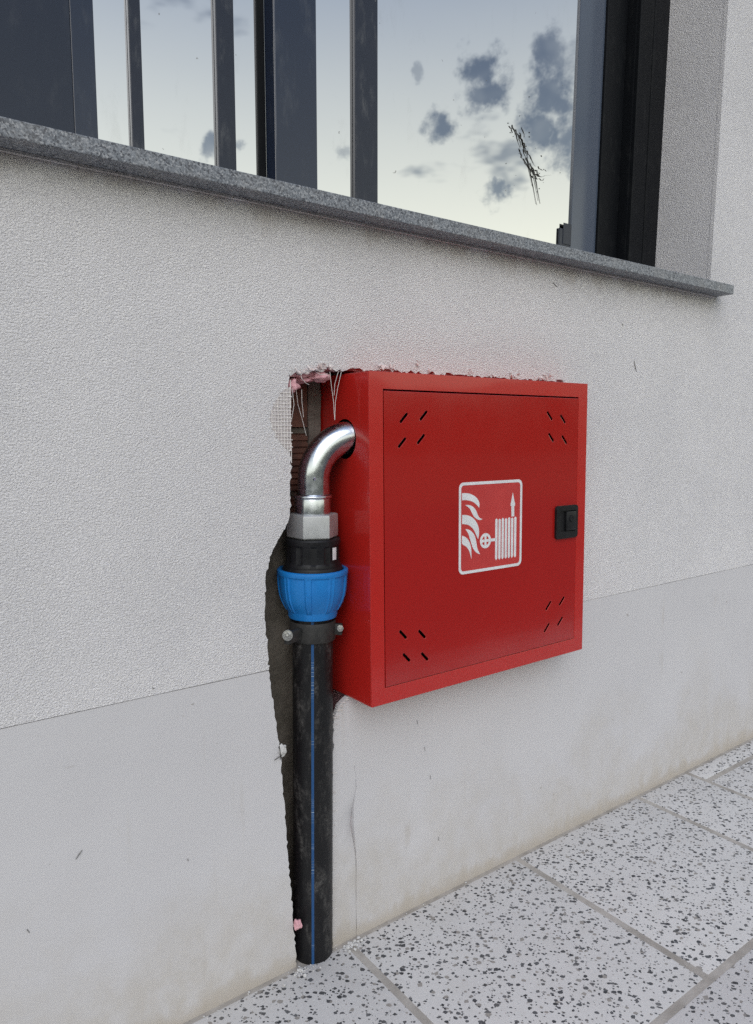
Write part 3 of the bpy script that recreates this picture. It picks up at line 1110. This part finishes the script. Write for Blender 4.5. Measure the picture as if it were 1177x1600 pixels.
FL = [[(-68.3, 58.6), (-56.0, 58.0), (-42.7, 54.0), (-32.9, 47.0), (-28.6, 39.1), (-29.3, 32.2), (-33.3, 36.2), (-40.9, 41.6), (-49.9, 45.1), (-60.2, 47.0), (-68.1, 47.0)],
      [(-61.2, 38.9), (-52.7, 38.4), (-43.8, 35.3), (-36.7, 28.7), (-33.0, 22.0), (-28.3, 15.7), (-21.3, 12.8), (-26.7, 11.7), (-34.3, 13.7), (-41.9, 19.3), (-46.5, 26.1), (-51.7, 33.0)],
      [(-67.9, 23.0), (-56.8, 21.8), (-44.9, 17.3), (-35.7, 9.0), (-30.1, -1.3), (-29.2, -11.2), (-31.2, -19.9), (-35.8, -12.9), (-39.9, -5.9), (-46.0, 0.7), (-55.0, 5.7), (-67.9, 8.2)],
      [(-60.5, -1.0), (-51.9, -2.8), (-42.8, -9.0), (-37.6, -17.1), (-35.0, -26.1), (-32.6, -36.3), (-26.3, -46.4), (-34.6, -42.7), (-42.3, -35.3), (-46.3, -27.3), (-49.5, -19.3), (-53.8, -9.2)],
      [(-67.6, -11.3), (-59.0, -14.8), (-52.4, -21.3), (-48.4, -29.3), (-46.7, -38.2), (-46.4, -52.5), (-48.9, -44.6), (-52.7, -36.5), (-58.7, -30.1), (-67.6, -24.3)]]
for f in FL:
    bm = bmesh.new()
    poly(bm, smooth_loop([(SX + a / 1000, SZ + c / 1000) for a, c in f], 4), (), S0 - .0003, S0 + .0001)
    from_bm('flame', bm, M_white, sign, smooth=False)


def flat(name, loops, holes=()):
    b3 = bmesh.new()
    for l in loops:
        poly(b3, [(SX + a / 1000, SZ + c / 1000) for a, c in l], [[(SX + a / 1000, SZ + c / 1000) for a, c in hh] for hh in holes], S0 - .0003, S0 + .0001)
    from_bm(name, b3, M_white, sign, smooth=False)


wc = (-13.9, -24.4)
qs = []
for q in range(4):
    l = []
    for a in range(0, 7):
        an = math.radians(q * 90 + 18 + a * 9)
        l.append((wc[0] + 8.4 * math.cos(an), wc[1] + 8.4 * math.sin(an)))
    an = math.radians(q * 90 + 45)
    l.append((wc[0] + 2.9 * math.cos(an), wc[1] + 2.9 * math.sin(an)))
    qs.append(l)
flat('handwheel', [[(wc[0] + 12.9 * math.cos(a * math.pi / 20), wc[1] + 12.9 * math.sin(a * math.pi / 20)) for a in range(40)]], qs)
flat('spindle', [[(-1.5, -27.0), (10.2, -27.0), (10.2, -22.0), (-1.5, -22.0)]])
for i in range(7):
    x0 = 9.2 + i * 7.75
    t = 11.6 - (1.0 if i % 2 else 0)
    w = 5.5
    l = [(x0 + .2, -57.5), (x0 + w / 2, -60.5), (x0 + w, -57.5), (x0 + w, t - 2), (x0 + w / 2, t), (x0, t - 2)]
    flat('hose_fold', [l])
flat('nozzle', [[(48.6, 12.2), (55.6, 12.2), (55.2, 30.1), (57.2, 31.0), (57.2, 35.4), (56.2, 36.4), (51.4, 54.0), (47.2, 36.4), (46.4, 35.4), (46.4, 31.0), (48.3, 30.1)]])

# ------------------------------------------------------------------ water pipe
PX, PY = .5770, .0150
pipe = empty('water_pipe', (PX - .0065, PY, 0), 'black plastic water pipe with blue compression nut and steel elbow, running into the red cabinet', 'pipe', (0, .0105, 0))
bm = bmesh.new()
lathe(bm, [(.0315, -.05), (.0315, .60)], 96)
from_bm('pipe', bm, M_pipe, pipe)
bm = bmesh.new()
th = math.radians(238)          # the stripe faces the viewer's side
vs = []
for z in (-.05, .56):
    vs.append([bm.verts.new((.03165 * math.cos(th + d), .03165 * math.sin(th + d), z)) for d in (-.065, -.03, 0, .03, .065)])
for i in range(4):
    bm.faces.new((vs[0][i], vs[0][i + 1], vs[1][i + 1], vs[1][i]))
from_bm('stripe', bm, M_stripe, pipe)
# clamp with its two screws
bm = bmesh.new()
lathe(bm, [(.0318, .513), (.0350, .5125), (.0358, .514), (.0358, .538), (.0350, .540), (.0318, .5395)], 72, cap=False)
a1 = math.radians(205)
for an, r1 in ((a1, .070), (math.radians(318), .0465)):
    b2 = bmesh.new()
    add_box(b2, .033, r1, -.0045, .0045, .519, .535, .0015)
    bmesh.ops.rotate(b2, verts=b2.verts, cent=(0, 0, 0), matrix=Matrix.Rotation(an, 3, 'Z'))
    tmp = bpy.data.meshes.new('tmp')
    b2.to_mesh(tmp)
    b2.free()
    bm.from_mesh(tmp)
    bpy.data.meshes.remove(tmp)
clamp = from_bm('clamp', bm, M_rubber, pipe)
for an, rr, rad, hgt, z in ((a1, .0660, .0056, .006, .5330), (math.radians(318), .0430, .0036, .004, .5300)):
    b2 = bmesh.new()
    c = Vector((rr * math.cos(an), rr * math.sin(an), z))
    nrm = Vector((math.cos(math.radians(237)), math.sin(math.radians(237)), 0))
    q = nrm.to_track_quat('Z', 'Y').to_matrix().to_4x4()
    bmesh.ops.create_cone(b2, cap_ends=True, segments=28, radius1=rad * 1.35, radius2=rad * 1.35, depth=.0016, matrix=Matrix.Translation(c + nrm * .0075) @ q)
    bmesh.ops.create_cone(b2, cap_ends=True, segments=6, radius1=rad, radius2=rad * .93, depth=hgt, matrix=Matrix.Translation(c + nrm * (.0085 + hgt / 2)) @ q)
    bmesh.ops.create_cone(b2, cap_ends=True, segments=16, radius1=rad * .45, radius2=rad * .4, depth=.004, matrix=Matrix.Translation(c + nrm * (.0085 + hgt + .001)) @ q)
    from_bm('bolt', b2, M_bolt, clamp, smooth=False)
# blue nut: ribbed cup
prof = [(.0330, .5445), (.0368, .5450), (.0378, .5475), (.0384, .5560), (.0392, .5580), (.0425, .5640), (.0462, .5720), (.0490, .5810), (.0507, .5900),
        (.0517, .6000), (.0522, .6110), (.0524, .6155), (.0545, .6175), (.0551, .6205), (.0545, .6240), (.0522, .6255), (.0480, .6250), (.0470, .6180)]


def ribs(a, i):
    if i < 4 or i > 11:
        return 0
    k = (a / (2 * math.pi / 9) + .22) % 1.0
    e = min(k, 1 - k)
    f = max(0, min(1, (.15 - e) / .03))
    g2 = max(0, min(1, (.055 - e) / .02))
    return .0019 * f - .0007 * g2


bm = bmesh.new()
lathe(bm, prof, 252, ribs, cap=False)
from_bm('compression_nut', bm, M_blue, pipe, angle=25)
# black body above the nut
bm = bmesh.new()
lathe(bm, [(.046, .612), (.0462, .6265), (.0450, .6295), (.0435, .6305), (.0430, .6350), (.0418, .6370), (.0412, .6620), (.0420, .6640), (.0428, .6660), (.0428, .6715), (.0415, .6735), (.030, .6740)], 96, cap=False,
      rmod=lambda a, i: -.0014 if (5 <= i <= 6 and math.cos(a * 12) > .45) else 0)
body = from_bm('fitting_body', bm, M_black, pipe, angle=25)
bm = bmesh.new()
pv = []
for z in (.6425, .6615):
    pv.append([bm.verts.new((.0426 * math.cos(math.radians(283 + d)), .0426 * math.sin(math.radians(283 + d)), z)) for d in range(0, 13, 2)])
for i in range(6):
    bm.faces.new((pv[0][i], pv[0][i + 1], pv[1][i + 1], pv[1][i]))
from_bm('paper_label', bm, M_white, body)
# steel hexagon, collar, rim and elbow
bm = bmesh.new()
R6 = .0395
hexr = []
for z, k in ((.6740, .93), (.6755, .985), (.6765, 1.0), (.7070, 1.0), (.7090, .985), (.7105, .93)):
    hexr.append([bm.verts.new((R6 * k * math.cos(math.radians(38 + 60 * i)), R6 * k * math.sin(math.radians(38 + 60 * i)), z)) for i in range(6)])
for a, c in zip(hexr, hexr[1:]):
    for i in range(6):
        bm.faces.new((a[i], a[(i + 1) % 6], c[(i + 1) % 6], c[i]))
bm.faces.new(hexr[0])
bm.faces.new(hexr[-1])
from_bm('hexagon_nut', bm, M_zinc2, pipe, angle=20)
bm = bmesh.new()
lathe(bm, [(.0275, .7100), (.0275, .7360), (.0270, .7380), (.0290, .7390), (.0302, .7405), (.0302, .7425), (.0290, .7440), (.0255, .7450)], 72, cap=False)
from_bm('threaded_collar', bm, M_zinc, pipe, angle=40)
bm = bmesh.new()
pts = [(.0020, 0, .740), (.0020, 0, .752), (.0020, 0, .764)]
Rb = .066
dirh = Vector((.95, -.25, 0)).normalized()
for k in range(1, 21):
    a = math.pi / 2 * k / 20
    q = Vector((.0020, 0, .768)) + dirh * (Rb * (1 - math.cos(a))) + Vector((0, 0, Rb * math.sin(a)))
    pts.append(tuple(q))
q = Vector(pts[-1])
pts.append(tuple(q + dirh * .012))
tube(bm, pts, .0243, 64)
from_bm('elbow', bm, M_zinc, pipe, angle=60)
bm = bmesh.new()
tube(bm, [(-.010, -.0226, .768), (-.0105, -.0228, .7705), (-.0100, -.0226, .7725)], [.0012, .0030, .0012], 8)
from_bm('weld_spot', bm, M_zinc, pipe)

# seat the fittings at their measured heights
ZMAP = [(-1.0, -1.0), (.50, .509), (.5125, .5215), (.5445, .5565), (.6255, .6325), (.674, .6800), (.7105, .7170), (.7400, .7415), (2.0, 2.0014)]
for ob in [q for q in bpy.data.objects if q.parent and (q.parent == pipe or q.parent.parent == pipe)]:
    if ob.name.split('.')[0] in ('pipe', 'stripe', 'elbow', 'weld_spot'):
        continue
    for v in ob.data.vertices:
        for (a0, b0), (a1_, b1) in zip(ZMAP, ZMAP[1:]):
            if a0 <= v.co.z < a1_:
                v.co.z = b0 + (b1 - b0) * (v.co.z - a0) / (a1_ - a0)
                break

# ------------------------------------------------------------------ plaster crumbs at the foot of the pipe
bm = bmesh.new()
rnd = random.Random(21)
for i in range(190):
    t = rnd.random()
    if t < .55:
        x, y = .612 + abs(rnd.gauss(0, .018)), -.006 - abs(rnd.gauss(0, .008))
    elif t < .8:
        x, y = .532 + rnd.gauss(0, .012), -.010 - abs(rnd.gauss(0, .010))
    else:
        x, y = rnd.uniform(.35, 1.0), -.003 - abs(rnd.gauss(0, .006))
    s = rnd.choice((.0007, .0009, .0010, .0013, .0018, .0030)) * (1.1 if t < .8 else .7)
    b2 = bmesh.ops.create_icosphere(bm, subdivisions=1, radius=s)
    for v in b2['verts']:
        v.co *= rnd.uniform(.65, 1.25)
        v.co.z *= .7
        v.co += Vector((x, y, s * .45))
cr = from_bm('plaster_crumbs', bm, M_crumb, smooth=False)
cr['kind'] = 'stuff'
cr['label'] = 'white plaster crumbs scattered round the foot of the black pipe'
cr['category'] = 'crumbs'
